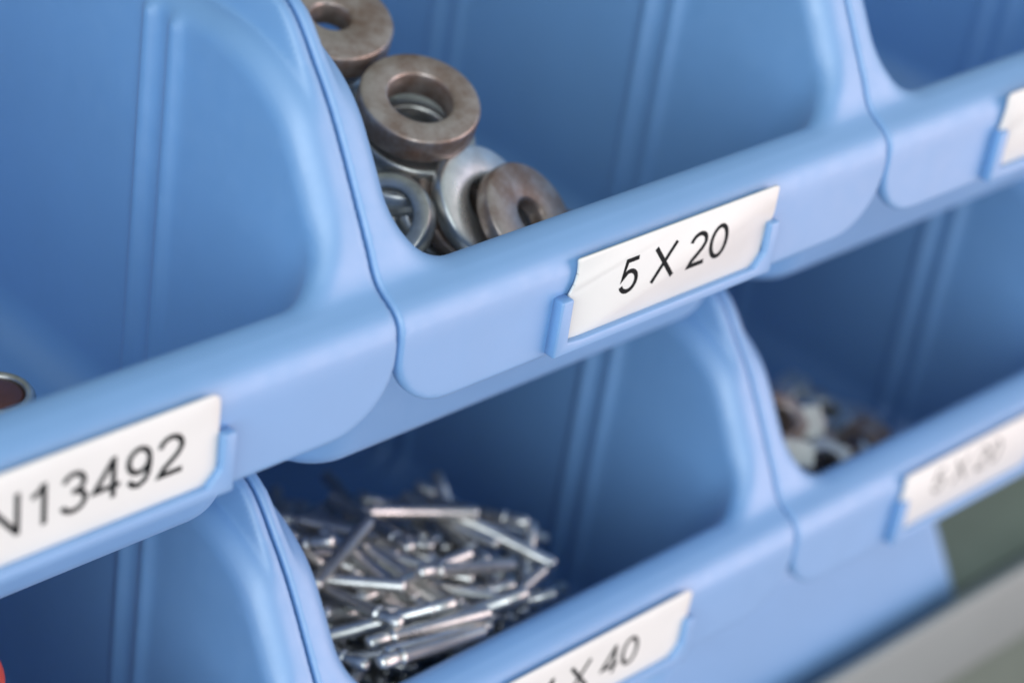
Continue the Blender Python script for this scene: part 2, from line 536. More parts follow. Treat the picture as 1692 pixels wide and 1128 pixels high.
mesh_obj('deck', poly_prism('deck', [(30.3, -160.3), (330, -160.3), (330, -163), (30.3, -163)], -340, 700), M_DECK, sh)
for px in (-330, 640):
    mesh_obj('post', poly_prism('post', [(331, -1100), (360, -1100), (360, 260), (331, 260)], px, px + 40, bev=1.0), M_LIP, sh)
    mesh_obj('post', poly_prism('post', [(31, -1100), (60, -1100), (60, -163.2), (31, -163.2)], px, px + 40, bev=1.0), M_LIP, sh)
def quad(name, vs, mat):
    return mesh_obj(name, make_mesh(name, vs, [(0, 1, 2, 3)], False), mat)
tag(quad('wall', [(-3000, 420, -1100), (4000, 420, -1100), (4000, 420, 900), (-3000, 420, 900)], M_WALL), kind='structure')
tag(quad('floor', [(-3000, -2500, -1100), (4000, -2500, -1100), (4000, 420, -1100), (-3000, 420, -1100)], M_FLOOR), kind='structure')
# ------------------------------------------------------------------ small hardware
def lathe(name, prof, n=48, smooth=True, closed=False):
    """revolve (r, z) round z"""
    verts, faces = [], []
    k = len(prof)
    for i in range(n):
        a = 2 * math.pi * i / n
        for r, z in prof: verts.append((r * math.cos(a), r * math.sin(a), z))
    for i in range(n):
        j = (i + 1) % n
        for q in range(k if closed else k - 1):
            w = (q + 1) % k
            faces.append((i * k + q, j * k + q, j * k + w, i * k + w))
    me = make_mesh(name, verts, faces, smooth)
    import bmesh
    bm = bmesh.new(); bm.from_mesh(me)
    bmesh.ops.remove_doubles(bm, verts=bm.verts[:], dist=1e-7)
    bmesh.ops.recalc_face_normals(bm, faces=bm.faces[:])
    bm.to_mesh(me); bm.free()
    return me

def washer_mesh(R, r, t):
    e = min(0.55, t * 0.2); c = 0.4
    h = t / 2
    p = [(r, -h + c), (r + c * 0.6, -h), (R - e, -h), (R - e * 0.35, -h + e * 0.3), (R, -h + e), (R, h - e), (R - e * 0.35, h - e * 0.3), (R - e, h),
         (r + c * 1.6, h), (r + c * 0.7, h - c * 0.3), (r, h - c * 1.3)]
    return lathe('washer', p, 72, True, True)

def place(name, me, mat, loc, axis, spin=0.0):
    o = bpy.data.objects.new(name, me)
    if not me.materials: me.materials.append(mat)
    COL.objects.link(o)
    o.rotation_mode = 'QUATERNION'
    o.rotation_quaternion = Vector(axis).to_track_quat('Z', 'Y') @ Quaternion((0, 0, 1), spin)
    o.location = Vector(loc) * MM
    return o

WASHERS = [(39.51, 64.07, 5.41, -0.07, -0.268, 0.961, 9.8, 3, 4.4, 2),
    (41.43, 44.69, -0.13, -0.106, -0.309, 0.945, 9.3, 4.9, 4.6, 2),
    (42.49, 45.79, -6.2, -0.062, -0.274, 0.96, 9.3, 5, 4, 1),
    (39.05, 44.95, -12.15, 0.073, 0.038, 0.997, 9, 5, 3.6, 0),
    (29.99, 36.91, -12.68, -0.7, -0.167, 0.695, 7.6, 4.8, 3.6, 1),
    (43.31, 39.1, -15.33, 0.182, -0.736, 0.652, 9.4, 3.8, 2.9, 0),
    (44.45, 35.97, -13.59, 0.173, -0.722, 0.67, 9.2, 3.6, 2.6, 2),
    (45.52, 32.63, -12.15, 0.172, -0.707, 0.686, 9.4, 3.6, 2.8, 0),
    (49.63, 27.35, -13.02, 0.204, -0.652, 0.73, 8.9, 2.6, 3, 2),
    (35.34, 33.18, -19.87, -0.145, 0.174, 0.974, 9.3, 5, 4, 0),
    (60.96, 32.45, -22.45, 0.038, 0.004, 0.999, 8.6, 4.6, 3.6, 2)]
WL = ['worn brown washer at the very top of the pile, cut by the picture edge',
      'large brown tinted washer with a wide dark hole, lying face up highest in view',
      'grey washer directly beneath the large brown tinted washer',
      'bright edged washer, the third down under the large brown tinted one',
      'shadowed washer facing left with a dark round hole, beside the divider edge',
      'steel washer leftmost of the row of tilted washers standing on edge',
      'brownish washer second from the left in the row standing on edge',
      'grey washer third from the left in the row standing on edge',
      'brown washer with a small dark hole leaning over the tilted row',
      'steel washer lying low where the divider meets the rim',
      'brown washer low at the right end of the pile, partly behind the rim']
WM = [M_STEEL, M_GREY, M_BROWN]
rnd = random.Random(11)
GW = 'round washers piled in the upper row bin'
for w, lab in zip(WASHERS, WL):
    o = place('round_washer', washer_mesh(w[6], w[7], w[8]), WM[w[9]], w[:3], w[3:6], rnd.uniform(0, 6))
    tag(o, lab, 'washer', GW)
UNDER = [(14.8, 50.3, -37.7, -0, 0, 1), (27.1, 39, -35.5, -0.18, 0.17, -0.97), (58.1, 43.7, -37.7, -0, 0, -1), (16.5, 75.6, -37.7, 0, -0, -1), (33, 81, -35.6, 0.22, 0.1, 0.97), (58.3, 74.4, -37.7, 0, 0, -1), (14.9, 50.9, -31.4, -0.14, 0.21, 0.97), (30.2, 60.2, -37.7, 0, -0, -1), (48.9, 58.2, -35.5, 0.19, -0.17, -0.97), (14.7, 74.3, -33.6, 0, -0, -1), (45.2, 89, -35.1, 0.25, 0.14, 0.96), (60.3, 99.8, -37.7, -0, 0, -1), (14.8, 26.4, -30.7, -0.01, -0.88, -0.48), (32.6, 35.2, -33, 0.18, -0.17, 0.97), (52, 39, -33.6, -0, 0, -1), (7.6, 78.2, -22.5, -1, 0, -0), (54, 98, -32.8, -0.08, -0.05, -0.99), (45.5, 112, -37.7, 0, -0, -1), (10.2, 62.8, -23.1, 0.96, -0.27, 0.09), (34.7, 33.5, -29.5, 0.18, -0.17, 0.97), (49.6, 71.3, -32.9, -0.2, 0.11, 0.97), (14.8, 93.3, -35.6, -0.01, 0.23, 0.97), (31.4, 101.5, -35.5, 0.22, 0.09, -0.97), (57.5, 118.1, -34.9, 0.28, 0.12, 0.95), (13.7, 60.7, -22.1, 0.96, -0.27, 0.09), (47.3, 97.9, -26.8, -0.23, -0.09, -0.97), (33.3, 76.5, -28.1, -0.53, -0.1, -0.85), (14.8, 141.8, -30.5, 0, -1, -0), (14.8, 113.9, -37.7, 0, 0, 1), (40.8, 126.7, -35.3, -0.12, 0.25, 0.96), (18.8, 77.8, -29.5, -0.01, -0, 1), (35.8, 59, -32.6, -0.07, 0.08, 0.99), (20.6, 75.9, -18.4, -0.86, -0.5, -0.01), (19.1, 126.4, -34.9, 0.09, 0.3, 0.95), (31.3, 94.7, -30.1, -0.13, 0.1, 0.99), (35.7, 134.7, -33.6, 0.2, -0.43, -0.88), (14.9, 37.8, -28.1, -0.11, -0.56, 0.82), (68.5, 59, -37.7, -0, 0, -1), (14.7, 102.7, -32.6, -0.01, 0.11, 0.99), (14.8, 109.8, -28.8, -0.01, 0.33, 0.94), (33.1, 110.5, -30.2, -0.06, 0.49, 0.87), (10.4, 91.2, -20.9, -0.95, -0.32, -0.01), (14, 93.2, -20.5, -0.95, -0.32, -0.01), (23.4, 59.8, -26.4, -0.94, -0.34, -0.04), (14.8, 137.7, -30.5, 0, -1, -0)]
UNDER += [(39.5, 46, -16.4, .05, .05, 1), (40.2, 46.5, -20.6, -.03, .06, 1), (38.8, 47, -24.8, .05, .0, 1), (36.5, 65, -1.0, .05, -.15, 1), (41, 63.5, -5.4, .02, -.1, 1),
          (40.2, 64.5, -9.6, -.03, -.05, 1), (41.5, 65, -13.9, .03, 0, 1), (40.5, 65.5, -18.1, 0, .04, 1), (41, 66, -22.4, .03, 0, 1), (40.5, 66, -26.6, 0, 0, 1), (61, 42, -27.5, .1, 0, 1), (60, 43, -32, 0, 0.05, 1)]
um = washer_mesh(9.2, 5.0, 3.9)
for a in UNDER:
    o = place('round_washer', um, M_GREY, a[:3], a[3:6], 0)
    tag(o, 'plain grey steel washer buried low down in the washer pile', 'washer', GW)

PIN_PROF = [(0.0, -16), (0.62, -15.95), (0.9, -15.7), (1.2, -15.2), (1.2, -10.6), (1.0, -10.4), (1.0, -10.1), (1.42, -9.9), (1.45, -9.3), (1.2, -9.1), (1.2, 15.1), (1.0, 15.7), (0.5, 15.95), (0, 16)]
PIN_PROF = [(r * 0.98, z * 0.72) for r, z in PIN_PROF]
pin_me = lathe('pin', PIN_PROF, 14)
PINS, PINS_REST = ([(24.2, 10, 3.1, 0.46, -0.54, 0.56, -0.43), (27.2, 14.1, 2.6, 0.4, 0.66, 0.34, 0.55), (23.4, 19, 2.6, 0.14, -0.71, 0.02, 0.69), (43, 22.9, 1.5, 0.2, -0.76, 0.3, -0.54), (19.5, 26.1, 3.9, 0.5, -0.65, 0.36, 0.44), (49.2, 42.9, -2.5, 0.56, 0.67, 0.21, 0.44), (38.1, 41, 1.3, 0.18, -0.29, -0.71, -0.61), (23.2, 32.5, 5.5, 0.24, -0.69, -0.04, -0.68), (22.5, 31, 2.6, 0.42, 0.57, -0.26, 0.66), (30.4, 30, 1.6, 0.82, -0.5, -0.28, -0.09), (52.8, 38.1, -4.3, 0.46, -0.51, -0.51, -0.52), (59.1, 31.6, -4.6, 0.48, 0.34, 0.62, -0.51), (34.1, 25.6, 2, 0.03, 0.69, -0.03, 0.72), (55, 40.5, -5.7, 0.39, 0.43, -0.49, 0.65), (17.2, 42.1, 4, 0.29, -0.78, 0.3, 0.47), (60.8, 41.2, -5.7, 0.22, -0.54, 0.53, 0.62), (36.5, 14.6, 0.9, 0.7, 0.09, -0.69, -0.16), (48.2, 19.4, -7.3, 0.23, 0.55, 0.2, 0.78), (36, 25.5, -0, 0.79, -0.55, -0.26, -0.01), (39.1, 32.3, -1.9, 0.17, 0.45, -0.51, 0.71), (39.5, 23, -1.5, 0.7, 0.46, 0.53, -0.13), (28.6, 25, -0.6, 0.08, -0.38, 0.49, 0.78), (59.8, 43.7, -8.2, 0.39, 0.65, 0.34, -0.56), (27.5, 11.9, 1.7, 0.39, -0.54, -0.31, 0.68), (59.5, 24.5, -6.8, 0.68, 0.47, -0.57, 0.04), (71.5, 45.8, -15.8, 0.54, 0.74, 0.23, 0.31), (22.4, 22.9, 1.7, 0.62, 0.54, 0.52, 0.24), (43.9, 17.7, -3.7, 0.58, -0.61, -0.45, 0.3), (70.9, 49.8, -17.1, 0.11, -0.25, 0.78, -0.56), (37.1, 40.8, -0.5, 0.61, -0.65, -0.13, 0.44), (21.3, 27.3, -7.8, 0.08, -0.29, 0.65, -0.7), (30.5, 26.7, -1.6, 0.58, 0.79, 0.18, 0.09), (15.5, 32.4, 3.5, 0.62, -0.22, 0.48, 0.59), (39.9, 22.5, -3.5, 0.41, 0.41, -0.61, -0.54), (10.7, 23.3, 0.4, 0.63, -0.75, -0.2, -0.01), (53.3, 48.7, -11.8, 0.24, -0.11, 0.86, 0.43), (22.1, 23.2, -0.6, 0.6, -0.7, -0.03, 0.39), (8.1, 27.6, -2, 0.44, -0.69, 0.45, 0.35), (34.1, 26, -1.1, 0.31, 0.07, 0.79, -0.52), (68, 49.1, -23.8, 0.41, 0.55, 0.72, 0.01), (24.5, 34.9, 0.6, 0.43, 0.47, 0.67, -0.38), (13.8, 31.3, -1.4, 0.31, -0.02, -0.76, -0.57), (73.4, 47.9, -19.8, 0.58, -0.17, -0.51, -0.62), (22.6, 18.2, -3.1, 0.69, -0.36, -0.62, 0.05), (60.9, 52.1, -13.7, 0.35, 0.8, -0.02, 0.49), (23.7, 26.3, -1.1, 0.42, 0.06, -0.7, -0.58), (44.4, 19.1, -16.1, 0.46, 0.57, -0.29, -0.62), (43.7, 69.8, -21.7, 0.21, -0.52, -0.41, -0.72), (64.1, 29, -13.9, 0.51, -0.78, -0.04, -0.35), (40.6, 30.3, -12.9, 0.49, -0.15, 0.74, 0.42), (25.6, 35.1, -3.6, 0.74, -0.48, -0.27, -0.39), (32.3, 29.6, -11.3, 0.58, 0.29, -0.6, 0.47), (18, 17, -12.2, 0.43, 0.29, 0.04, -0.85), (52.9, 62.6, -16.9, 0.34, 0.3, 0.74, 0.49), (48.8, 32.3, -10.9, 0.68, -0.7, -0.13, 0.15), (27.7, 30.5, -10.4, 0.65, -0.65, -0.14, -0.37), (36.4, 46.8, -9.9, 0.3, -0.05, 0.65, 0.7), (45.5, 33, -5.1, 0.15, 0.11, 0.7, -0.69), (28.8, 50, -2.2, 0.51, -0.74, 0.18, 0.39), (26.1, 39.6, 0.7, 0.55, 0.05, 0.74, -0.38), (22.5, 21.9, -5.7, 0.71, 0.52, -0.43, -0.23), (72.1, 46.1, -24.1, 0.27, 0.93, -0.05, 0.23), (34.3, 45.3, -2.5, 0.39, 0.64, -0.32, 0.58), (46.7, 29.3, -8.3, 0.77, -0.42, -0.42, -0.21), (29.4, 41.5, -5.2, 0.69, 0.61, -0.38, -0.07), (34, 37.7, -3.3, 0.21, -0.52, 0.46, 0.69), (21.2, 30.6, -9.8, 0.56, 0.73, 0.39, -0.05), (34, 28.8, -11.9, 0.44, -0.22, 0.72, 0.49), (42.7, 20.9, -15.9, 0.53, 0.54, -0.36, -0.55), (22.5, 27.4, -3, 0.44, 0.16, 0.74, 0.48), (37.9, 27.7, -4.3, 0.34, 0.68, -0.34, 0.55), (52, 43.5, -11.8, 0.28, 0.56, 0.03, -0.78), (26, 25.7, -13.8, 0.08, 0.67, -0.25, -0.69), (53.3, 32.1, -6.5, 0.66, -0.71, 0.24, 0.01), (58.7, 42, -12.9, 0.09, 0.58, 0.67, 0.46), (57.6, 37.6, -13.5, 0.83, 0.07, -0.55, -0.09), (59.8, 46.9, -17.3, 0.55, 0.51, 0.45, -0.48), (73.1, 37.5, -24.2, 0.28, 0.84, 0.34, 0.31), (64, 27.6, -21.8, 0.3, -0.04, 0.89, 0.34), (64.3, 31.5, -16.1, 0.86, 0.3, -0.41, -0.05), (27, 50.5, -0.7, 0.45, -0.44, 0.52, 0.58), (43.8, 45.3, -7, 0.1, 0.23, -0.65, -0.71), (54.2, 64, -15.3, 0.39, -0.24, 0.74, 0.5), (30.1, 31.8, -10.5, 0.6, 0.74, 0.11, -0.29), (51.7, 49.3, -13.3, 0.16, -0.33, -0.63, -0.68), (61.1, 23.4, -15.1, 0.43, 0.42, 0.65, 0.46), (42.9, 65.2, -22.2, 0.66, -0.64, 0.04, -0.4), (67.3, 38.3, -24.6, 0.9, 0.43, 0.07, -0.1), (18.6, 31.9, -3.7, 0.69, -0.65, -0.01, -0.32), (18.7, 34.2, -5.7, 0.65, 0.34, -0.62, 0.27), (48.8, 25, -7.6, 0.62, 0.5, -0.48, -0.36), (29.9, 26.9, -15.1, 0.16, -0.66, 0.34, -0.65), (13.4, 46, 3.8, 0.09, -0.13, -0.62, -0.77), (11.9, 47.9, 2.6, 0.65, -0.49, 0.41, 0.41), (14.6, 50.7, 0.4, 0.61, 0.52, 0.53, -0.28), (6.6, 27.5, 1.9, 0.6, 0.58, 0.39, -0.4), (6.6, 31, -0.2, 0.72, 0.69, -0.04, 0.04), (17.9, 53.5, -2.8, 0.5, -0.28, 0.65, 0.49), (14.3, 53.2, -3.2, 0.49, -0.5, -0.42, -0.57), (12.3, 55.5, -2.9, 0.47, -0.55, -0.52, -0.45), (18, 37.5, -4.5, 0.7, -0.51, 0.51, 0.03), (13.3, 53.4, -6.4, 0.4, -0.2, -0.76, -0.47), (19.1, 31.4, -5.7, 0.49, 0.18, -0.74, 0.41), (6.6, 46.6, -7.9, 0.19, 0.52, 0.78, -0.28), (13.9, 62.7, -7.2, 0.07, -0.19, 0.68, 0.7), (21.1, 39.3, -9, 0.73, -0.57, 0.36, -0.1), (6.6, 23, -6.6, 0.85, 0.48, 0.1, -0.17), (43.4, 52.2, -9.4, 0.57, -0.42, 0.63, 0.31), (6.6, 42.2, -10.1, 0.52, -0.19, 0.28, 0.78), (22.9, 43.5, -10.4, 0.45, 0.71, -0.29, 0.46), (10.6, 42.1, -10.2, 0.83, -0.5, -0.18, -0.16), (38.2, 30.1, -8.6, 0.63, -0.1, -0.67, -0.39), (12.5, 39.4, -10, 0.65, -0.76, 0.04, -0.02), (7.9, 22, -7.8, 0.05, -0.18, 0.87, 0.45), (21.6, 59.9, -9.4, 0.66, -0.73, 0.12, 0.17), (15.1, 61.9, -9.2, 0.18, 0.2, -0.68, 0.69), (36.7, 47.8, -12.1, 0.56, -0.11, -0.62, 0.53), (42.8, 52.2, -11.5, 0.37, -0.6, -0.43, -0.56), (13, 66.5, -9.7, 0.73, 0.67, -0.08, 0.12), (20.3, 53.9, -11.6, 0.71, -0.47, 0.48, 0.21), (19.3, 43.9, -12.8, 0.39, 0.11, 0.6, 0.7), (14.5, 35.3, -11.6, 0.74, -0.64, 0.19, 0.06), (39, 27.1, -10.4, 0.12, 0.6, -0.23, -0.76), (15.1, 60, -11.2, 0.27, -0.55, -0.49, -0.62), (37.7, 56.6, -11.8, 0.53, 0.02, 0.8, 0.29), (36.5, 60.6, -11.4, 0.43, 0.31, 0.75, 0.4), (36.5, 48.3, -14, 0.47, 0.11, 0.79, -0.38), (14.4, 45.7, -14.4, 0.28, -0.04, 0.8, -0.54), (33.4, 43.1, -14.6, 0.31, 0.26, -0.58, -0.7), (45, 39.1, -14, 0.73, 0.61, -0.26, -0.19), (20.1, 55.9, -13.5, 0.01, -0.23, 0.67, 0.71), (49, 29.8, -13, 0.45, -0.58, 0.17, 0.66), (34.8, 47.8, -14.8, 0.23, 0.66, -0.39, 0.6), (49.7, 51, -14.6, 0.6, -0.73, 0.19, -0.25), (6.6, 64, -13.2, 0.41, -0.41, -0.58, -0.57), (30.8, 34.1, -14.5, 0.25, -0.62, 0.39, -0.63), (22.9, 52.5, -15.6, 0.61, -0.25, -0.64, 0.4), (46, 46.7, -16.5, 0, 0.18, -0.65, -0.74), (8.8, 31.8, -15.1, 0.08, -0.12, 0.74, 0.66), (14.8, 44, -17.1, 0.71, 0.65, 0.22, -0.16), (40, 60.5, -14.9, 0.31, -0.39, 0.58, 0.65), (25.8, 68.1, -13.9, 0.25, -0.38, 0.39, 0.8), (10.5, 45.8, -17.9, 0.39, 0.37, 0.68, -0.49), (21.3, 68.4, -14.6, 0.72, 0.66, 0.21, 0.01), (52.1, 31.5, -16.1, 0.03, 0.55, 0.26, -0.79), (29, 51, -17.3, 0.75, 0.6, -0.12, 0.26), (43.1, 26.6, -15.4, 0.38, -0.58, 0.49, -0.52), (53.3, 43.8, -18.1, 0.06, 0.03, 0.73, -0.68), (22.9, 48.6, -17.8, 0.68, -0.53, -0.43, -0.28), (19.8, 29.7, -16.1, 0.36, 0.08, 0.72, 0.59), (9.6, 61.9, -16.3, 0.55, -0.59, 0.34, 0.47), (34.8, 64.1, -15.9, 0.19, 0.35, -0.55, -0.73), (57, 41, -18.2, 0.56, 0.32, 0.34, -0.69), (16.4, 59.8, -16.8, 0.49, 0.59, 0.48, -0.43), (37.5, 40.9, -18.4, 0.03, -0.34, 0.37, 0.86), (14.5, 70, -15.4, 0.65, -0.76, 0.01, 0.06), (46, 51, -18.4, 0.11, -0.53, 0.37, 0.76), (35.6, 65.9, -16.3, 0.74, -0.38, -0.55, -0.1), (41.5, 38.5, -18.8, 0.35, 0.23, 0.75, 0.52), (34.1, 35, -18.4, 0.61, 0.69, 0.35, -0.16), (37.2, 53.9, -18.7, 0.06, 0.43, 0.59, 0.68), (24, 25.3, -17.3, 0.02, 0.62, 0.33, 0.71), (63.4, 32.8, -18.5, 0.48, -0.83, 0.22, -0.19), (18.3, 42.2, -20.1, 0.19, -0.15, 0.58, 0.78), (25.6, 70.4, -16.9, 0.19, 0.17, 0.66, -0.71), (51.8, 35.6, -19.4, 0.76, -0.63, -0.11, -0.06), (23, 39.1, -20, 0.45, -0.68, 0.35, -0.46), (23.4, 55.2, -19.6, 0.07, -0.93, -0.35, 0.02), (61.8, 47.4, -20.7, 0.29, -0.3, 0.62, 0.66), (47, 24.5, -18.4, 0.54, -0.55, -0.31, 0.55), (14.7, 72.1, -17.7, 0.65, -0.69, 0.02, -0.31), (16.3, 44.1, -21.8, 0.34, -0.1, 0.76, -0.55), (8.5, 45.8, -21.8, 0.69, 0.69, -0.15, 0.15), (22.9, 45.1, -21.9, 0.4, -0.2, 0.75, -0.49), (37.3, 54.4, -20.6, 0.44, 0.09, -0.65, -0.61), (21.4, 29.9, -19.9, 0.23, 0.31, -0.68, -0.63), (27, 31.7, -20.2, 0.34, -0.04, 0.62, -0.7), (25.4, 58.5, -20.2, 0.72, 0.68, 0.12, -0.09), (19, 71, -18.4, 0.53, -0.52, -0.57, -0.36), (46.6, 29.9, -20.1, 0.49, 0.05, 0.84, -0.24), (39.8, 27.7, -19.9, 0.16, 0.51, 0.19, -0.83), (29.2, 71.9, -18.6, 0.15, 0.34, 0.61, 0.7), (10.2, 62.9, -20.5, 0.35, 0.44, -0.62, 0.55), (19.7, 25.4, -20.3, 0.42, 0.24, 0.79, 0.38), (6.6, 58.9, -21.2, 0.13, 0.14, 0.72, -0.67), (44.8, 40, -22.5, 0.34, 0.74, 0.3, 0.5), (66.5, 41.5, -22.9, 0.95, 0.07, -0.3, 0.07), (12.4, 64.6, -20.8, 0.44, 0.39, 0.62, -0.53), (50.6, 35.9, -22.5, 0.71, -0.68, 0.15, -0.13), (31.5, 35.8, -22.6, 0.41, -0.72, -0.01, -0.57), (18.7, 48.3, -23.5, 0.17, -0.63, -0.3, -0.69), (34.7, 55.2, -22.8, 0.05, -0.67, -0.38, 0.63), (30.5, 30.5, -22.1, 0.73, 0.56, -0.36, -0.17), (14.5, 77.3, -19.5, 0.59, 0.6, 0.39, -0.38), (29.1, 59.8, -22.2, 0.41, 0.71, -0.26, -0.51), (35.3, 28.6, -22, 0.39, -0.49, -0.08, 0.78), (45.1, 42.9, -24.3, 0.52, -0.69, -0.14, -0.48), (16.5, 67, -21.4, 0.56, 0.33, 0.6, -0.46), (23.8, 59.9, -22.5, 0.67, 0.32, -0.66, -0.08), (45.9, 60.2, -22.4, 0.56, 0.72, -0.08, -0.41), (20.4, 83.5, -19.5, 0.65, -0.53, -0.41, -0.36), (31.4, 47.1, -25, 0.66, -0.38, 0.57, -0.31), (28.8, 42, -25.1, 0.19, 0.3, -0.49, -0.8), (62.2, 39.9, -25.3, 0.14, 0.72, -0.56, 0.38), (39.4, 50.2, -25.4, 0.73, -0.04, -0.67, 0.12), (21, 24.9, -23.2, 0.08, 0.64, 0.14, -0.76), (15.7, 50.6, -25.4, 0.3, 0.43, 0.3, -0.79), (43.2, 29.6, -24, 0.58, 0.28, 0.76, 0.08), (44.2, 47.3, -26, 0.21, -0.73, 0.11, -0.64), (30.6, 61, -24.4, 0.2, 0.03, -0.6, -0.78), (21.6, 35.6, -25.4, 0.4, -0.57, 0.47, -0.55), (39.2, 37.4, -25.7, 0.08, -0.54, 0.3, 0.78), (51, 43.1, -26.7, 0.22, -0.56, -0.58, 0.54), (9.5, 60.7, -24.6, 0.45, -0.32, -0.56, -0.62), (9.3, 38.6, -26, 0.43, 0.4, -0.64, 0.5), (6.6, 32.4, -25.2, 0.25, -0.79, 0.53, 0.17), (13.6, 52.3, -26.1, 0.61, 0.76, -0.11, 0.2), (32.7, 47.9, -26.8, 0.17, -0.55, 0.39, 0.72), (47.9, 67.8, -24, 0.7, -0.1, -0.7, 0.08), (19.7, 53.9, -26.3, 0.07, 0.19, 0.76, -0.62), (60.1, 33.8, -26, 0.22, -0.28, 0.11, 0.93), (39.6, 52.3, -26.7, 0.37, 0.75, 0.35, -0.43), (42.9, 60.2, -25.6, 0.53, 0.29, 0.56, 0.57), (43.3, 27.9, -25.5, 0.42, 0.31, -0.7, -0.49), (51.5, 39.9, -27.4, 0.9, -0.14, -0.41, -0.04), (14.3, 74.3, -24, 0.64, 0.71, -0.28, -0.03), (17.7, 33.9, -26.8, 0.63, 0.66, 0.15, 0.38), (69.6, 53.9, -27.2, 0.51, -0.37, -0.01, 0.78), (56, 44.6, -28.6, 0.42, 0.41, 0.81, -0.12), (65.6, 49.8, -27.9, 0.85, -0.26, -0.46, 0.08), (65.5, 24.7, -25.9, 0.06, 0.54, 0.79, 0.28), (23.5, 62.7, -26.3, 0.48, -0.6, -0.06, -0.64), (37.2, 75.4, -24.4, 0.57, 0.07, 0.72, 0.39), (32.7, 63.8, -26.4, 0.73, 0.13, 0.62, 0.26), (46.6, 57.8, -27.4, 0.21, 0.14, 0.74, -0.62), (26.2, 76.6, -24.5, 0.65, -0.07, -0.74, 0.16), (41.4, 33.7, -27.6, 0.04, -0.53, 0.5, -0.69), (14.5, 84.2, -23.4, 0.67, 0.67, -0.32, 0.1), (54.8, 37.4, -28.2, 0.13, -0.46, -0.1, 0.87), (7, 67.6, -26.1, 0.05, -0.08, 0.76, 0.65), (45.9, 49.3, -29, 0.74, -0.65, 0.04, 0.15), (13.7, 47.7, -29.5, 0.65, -0.54, -0.23, -0.49), (59.2, 53.9, -28.6, 0.63, -0.21, 0.6, -0.45), (31.4, 42.2, -29.6, 0.72, -0.65, -0.1, 0.2), (29.1, 69, -26.4, 0.11, -0.67, -0.46, 0.57), (10.5, 42.2, -29.6, 0.15, 0.04, -0.63, -0.76), (19.3, 37.5, -29, 0.52, 0.65, 0.23, -0.51), (29, 32.6, -28.3, 0.66, 0.34, 0.67, 0), (13.2, 38.1, -29.2, 0.66, 0.49, -0.45, 0.34), (67.3, 37.8, -29.2, 0.8, -0.45, -0.14, 0.36), (19.1, 64.1, -27.4, 0.41, -0.01, 0.68, 0.61), (51.8, 44.2, -30.3, 0.62, -0.5, 0.36, 0.48), (28.5, 85.8, -24.3, 0.4, -0.43, 0.46, 0.66), (49.9, 45.6, -30.5, 0.75, -0.59, -0.2, -0.22), (50, 68.2, -27.2, 0.59, -0.2, 0.6, 0.5), (37.5, 42.5, -30.3, 0.24, 0.59, 0.55, -0.55), (55.8, 69.6, -27.1, 0.26, 0.26, 0.66, -0.65), (7.8, 59.5, -28.7, 0.66, 0.72, -0.16, 0.09), (42.5, 65.2, -28, 0.69, -0.68, 0, -0.25), (33.4, 45.5, -31.1, 0.32, -0.06, 0.64, 0.69), (33.1, 62.5, -28.6, 0.34, 0.37, -0.68, 0.53), (8.8, 43, -31, 0.66, -0.72, 0.12, 0.18), (25.6, 55.9, -29.7, 0.27, -0.47, -0.66, 0.52), (58.7, 70.3, -27.6, 0.68, 0.64, -0.13, 0.33), (27, 38.8, -30.5, 0.59, -0, 0.66, -0.47), (44.5, 27.7, -28.9, 0.71, 0.34, -0.46, -0.4), (60.7, 70.6, -27.7, 0.32, 0.12, 0.67, -0.66), (17.9, 65.4, -28.5, 0.64, 0.41, -0.59, 0.27), (52.5, 48.4, -31.2, 0.36, -0.75, -0.06, 0.55), (10.7, 70.8, -28.2, 0.66, -0.7, -0.22, -0.16), (42.6, 41.2, -31.5, 0.31, -0.48, 0.5, 0.65), (49.7, 31.7, -30.2, 0, 0.67, -0.28, 0.69), (13.6, 91.3, -25.4, 0.68, -0.63, -0.37, -0.05), (6.6, 83.5, -26.7, 0.51, -0.66, 0.44, 0.34), (26.7, 34, -30.9, 0.21, 0.41, -0.6, -0.65), (25.1, 87.2, -26.3, 0.42, -0.56, -0.27, -0.66), (19.1, 42.4, -32.3, 0.33, -0.73, 0.09, 0.58), (36.1, 65.3, -29.6, 0.58, -0.63, 0.2, 0.47), (70.1, 50.5, -32.1, 0.24, -0.43, 0.72, -0.48), (17.8, 58.3, -31.3, 0.46, -0.66, -0.26, -0.53), (11.2, 63.7, -30.5, 0.41, 0.4, -0.61, 0.55), (42, 71.2, -29.4, 0.27, -0.57, 0.36, 0.69), (44.6, 56.2, -31.8, 0.76, 0.28, 0.58, 0.09), (60.2, 49.1, -33.1, 0.79, -0.39, 0.43, 0.2), (33.8, 46.8, -33.5, 0.13, -0.65, 0.28, 0.7), (19.1, 35.4, -32.5, 0.43, 0.03, 0.55, -0.72), (55.8, 42.8, -33.6, 0.06, 0.64, 0.14, 0.75), (57.7, 68.5, -30.6, 0.4, 0.12, 0.63, 0.66), (16, 87, -28, 0.39, -0.44, 0.81, 0.04), (15.5, 80.1, -29.1, 0.24, 0.07, 0.54, 0.8), (30.9, 42.5, -34.1, 0.34, -0.72, 0.06, 0.6), (19.8, 86.8, -28.2, 0.6, -0.58, -0.01, -0.55), (15.4, 75.4, -29.9, 0.79, -0.45, 0.37, 0.2), (34.2, 85.7, -28.4, 0.42, -0.67, 0.23, 0.57), (12.4, 84, -28.7, 0.24, -0.09, -0.73, -0.64), (48.5, 48.6, -34.2, 0.76, -0.44, 0.4, -0.25), (20.8, 40.4, -34.2, 0.44, -0.28, 0.67, -0.52), (65.9, 35, -33.4, 0.05, -0.77, 0.15, -0.61), (38.4, 47, -34.7, 0.66, -0.24, 0.6, -0.4), (19.1, 54.2, -33.6, 0.04, -0.57, 0.47, -0.67)],
